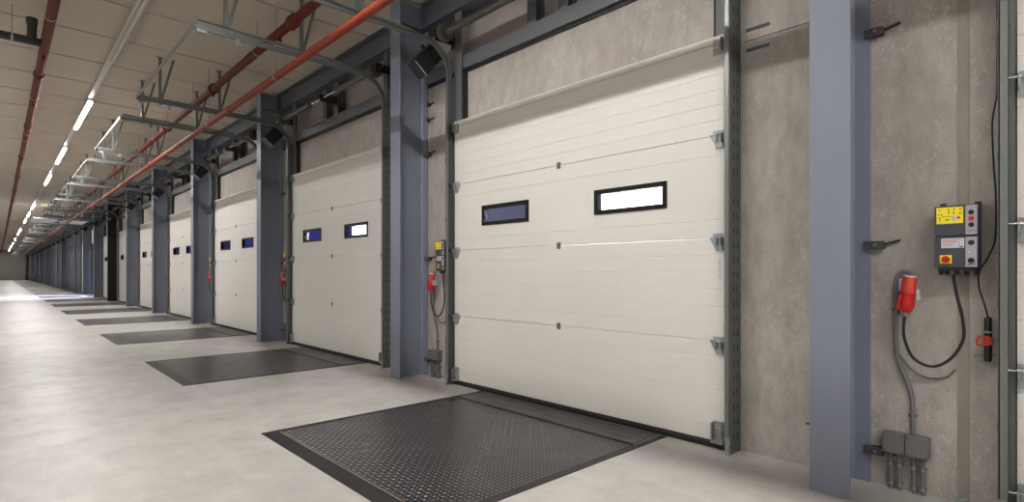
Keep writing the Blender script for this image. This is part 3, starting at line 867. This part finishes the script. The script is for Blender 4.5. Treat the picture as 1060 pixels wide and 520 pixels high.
long_pipe('sprinkler_pipe', -3.55, 4.44, .055, M_DKRED, 'dark red ceiling pipe left of the lamp line', 4.2, M_DKRED, .070, 2.0, True, M_DKRED)
# drain pipe with a raised end
dp = thing('drain_pipe', (-5, 9.6, 4.4), 'dark grey ceiling pipe with upturned end at the top left corner', 'pipe')
mb = MB(); mb.tube(bez([(-8.0, 9.62, 4.40), (-3.95, 9.62, 4.40), (-3.78, 9.62, 4.40), (-3.705, 9.62, 4.415), (-3.69, 9.62, 4.50), (-3.69, 9.62, 4.66)], 6), .052, 16); mb.build('pipe', M_DRAIN, dp)
mb = MB(); mb.tube([(-3.69, 9.62, 4.62), (-3.69, 9.62, 4.70)], .062, 16); mb.build('socket', M_DRAIN, dp)
mb = MB(); mb.tube([(-3.885, 9.62, 4.44), (-3.885, 9.62, CEIL)], .005, 8); mb.tube([(-3.897, 9.62, 4.40), (-3.873, 9.62, 4.40)], .060, 16); mb.build('hanger_rod', M_GALV, dp)
# grey downpipe in the far corner
mb = MB(); mb.tube([(-.55, YEND-.15, 0), (-.55, YEND-.15, CEIL)], .12, 12); mb.box(-.75, -.30, YEND-.25, YEND-.01, 0, .5, bev=.02)
tag(mb.build('corner_downpipe', M_DARKM), 'dark vertical pipe in the far corner of the hall', 'pipe')

# ================================================================== LAMP LINE
LX, LZ = -2.705, 4.72
tk = thing('lamp_trunking', (LX, 50, LZ), 'long white lamp trunking running down the ceiling', 'trunking')
mb = MB(); mb.box(LX-.035, LX+.035, YS+.3, YEND-.5, LZ, LZ+.055); mb.build('rail', M_LAMPH, tk)
for i in range(10):
    mb = MB(); y = 4+i*5.5; mb.tube([(LX, y, LZ+.05), (LX, y, CEIL)], .005, 6); mb.build('hanger', M_GALV, tk)
def lamp(y0, lit):
    r = thing('tube_lamp', (LX, y0, LZ-.05), '', 'lamp', 'lit lamps in a row under the ceiling')
    mb = MB(); mb.extrude_y([(LX-.04, LZ-.001), (LX-.045, LZ-.072), (LX-.038, LZ-.072), (LX-.038, LZ-.045), (LX+.038, LZ-.045), (LX+.038, LZ-.072), (LX+.045, LZ-.072), (LX+.04, LZ-.001)], y0, y0+2.8); mb.build('housing', M_LAMPH, r)
    mb = MB(); mb.extrude_y([(LX-.024, LZ-.05), (LX-.024, LZ-.071), (LX-.017, LZ-.079), (LX+.017, LZ-.079), (LX+.024, LZ-.071), (LX+.024, LZ-.05)], y0+.04, y0+2.76)
    mb.build('diffuser', M_TUBE if lit else M_LAMPH, r); return r
lampA = lamp(13.4, True); lampB = lamp(13.4-5.55, False)
lampA['label'] = 'nearest glowing tube lamp on the ceiling trunking'
lampB['label'] = 'unlit pale tube lamp on the trunking at the top of the picture'; lampB['group'] = 'unlit lamps under the ceiling'
index_kids()
UNLIT = {3: 'unlit tube lamp in the gap between the third and fourth glowing tubes', 7: 'unlit tube lamp between the sixth and seventh glowing tubes'}
LIT = {1: 'second', 2: 'third', 4: 'fourth', 5: 'fifth', 6: 'sixth', 8: 'seventh'}
for i in range(-4, 19):
    if i in (0, -1): continue
    off = i in (3, 7, 10, 12, 14, 16)
    if i < 0: l = 'glowing tube lamp on the trunking above and behind the viewpoint'
    elif off: l = UNLIT.get(i, 'tiny unlit tube lamp between the most distant glowing ones')
    elif i in LIT: l = '%s glowing tube lamp along the ceiling trunking' % LIT[i]
    else: l = 'tiny distant glowing tube lamp at the far end of the trunking'
    gname = 'lamps behind the viewpoint' if i < 0 else ('unlit lamps under the ceiling' if off else ('distant glowing lamps' if i > 8 else None))
    copy_thing(lampB if off else lampA, 5.55*(i+1) if off else 5.55*i, l, (), gname)
# extra lamp line added out of view on the left to raise brightness
for line, lx in (('second', -7.0),):
    t2 = thing('lamp_trunking', (LX+lx, 50, LZ), '%s lamp trunking, added out of view on the left for brightness' % line, 'trunking')
    mb = MB(); mb.box(LX+lx-.035, LX+lx+.035, YS+.3, YEND-.5, LZ, LZ+.055); mb.build('rail', M_LAMPH, t2)
    for i in (-4, -3, -2, -1, 0, 1, 2, 4, 6, 8):
        c = copy_thing(lampA, 5.55*i, 'glowing tube lamp on the %s line, added out of view for brightness' % line, (), 'added lamps of the %s line' % line)
        c.location.x += lx

# ================================================================== OUTSIDE: trailers docked at two doors
def trailer():
    r = thing('trailer', (2.0, 3.62, -1.2), '', 'trailer', 'white trailers outside the door windows')
    x, y0, y1 = 1.0, 2.42, 4.92
    mb = MB(); mb.box(x+.03, x+8, y0, y1, -.1, 2.75, bev=.02); mb.build('body', M_TRAIL, r)
    for a, b, yl in ((y0+.03, 3.665, y0+.1), (3.675, y1-.03, y1-.1)):
        mb = MB(); mb.box(x, x+.035, a, b, -.05, 2.70, bev=.008); d = mb.build('rear_door', M_TRAIL, r)
        mb = MB(); mb.tube([(x-.03, yl, .0), (x-.03, yl, 2.6)], .017, 8); mb.build('lock_bar', M_GALV, d)
    mb = MB(); mb.box(x+.4, x+7.5, 3.2, 4.1, -.35, -.1); mb.build('chassis', M_DARKM, r)
    for yy in (2.65, 4.45):
        mb = MB(); mb.tube([(x+2.2, yy, -.72), (x+2.2, yy+.28, -.72)], .48, 24); mb.build('wheel', M_BLACKP, r)
    return r
TRA = trailer(); TRA['label'] = 'white trailer seen glowing through the right window of the largest door'
index_kids()
copy_thing(TRA, PITCH, 'white trailer seen through the right window of the second full door')

# ================================================================== LIGHT, SKY, CAMERA
def area(name, loc, rot, size, power, col):
    l = bpy.data.lights.new(name, 'AREA'); l.energy = power; l.color = col; l.shape = 'RECTANGLE'; l.size, l.size_y = size
    o = bpy.data.objects.new(name, l); COL.objects.link(o); o.location = loc; o.rotation_euler = rot; l.spread = math.radians(95); return o
# unseen area lamps added to brighten the rears of the docked trailers
for k in (0, 1):
    area('trailer_fill_light', (.40, 3.65+PITCH*k, 3.6), (0, math.radians(-22), 0), (.3, 1.6), 260, (1, .97, .95))
# unseen area lamp added for the bluish outdoor light in the open doorway
area('doorway_fill_light', (2.2, 3.6+PITCH*OPEN_BAY, 4.4), (0, math.radians(50), 0), (1.0, 1.0), 250, (.62, .72, 1))

w = bpy.data.worlds.new('dusk'); SC.world = w; w.use_nodes = True
bg = w.node_tree.nodes['Background']; bg.inputs['Color'].default_value = (.10, .125, .62, 1); bg.inputs['Strength'].default_value = .19

cam = bpy.data.cameras.new('camera'); co = bpy.data.objects.new('camera', cam); COL.objects.link(co); SC.camera = co
cam.sensor_width = 36; cam.sensor_fit = 'HORIZONTAL'; cam.lens = FPX/1060*36
cam.shift_y = (HORIZON-260)/1060
cam.clip_start = .05; cam.clip_end = 400
co.location = CAM; co.rotation_euler = (PI/2, 0, -YAW)

vs = SC.view_settings; SC.display_settings.display_device = 'sRGB'
vs.view_transform = 'Standard'; vs.look = 'None'; vs.gamma = 1; vs.use_curve_mapping = False; vs.exposure = 0.9
SC.cycles.use_denoising = True
SC.cycles.max_bounces = 8; SC.cycles.diffuse_bounces = 5
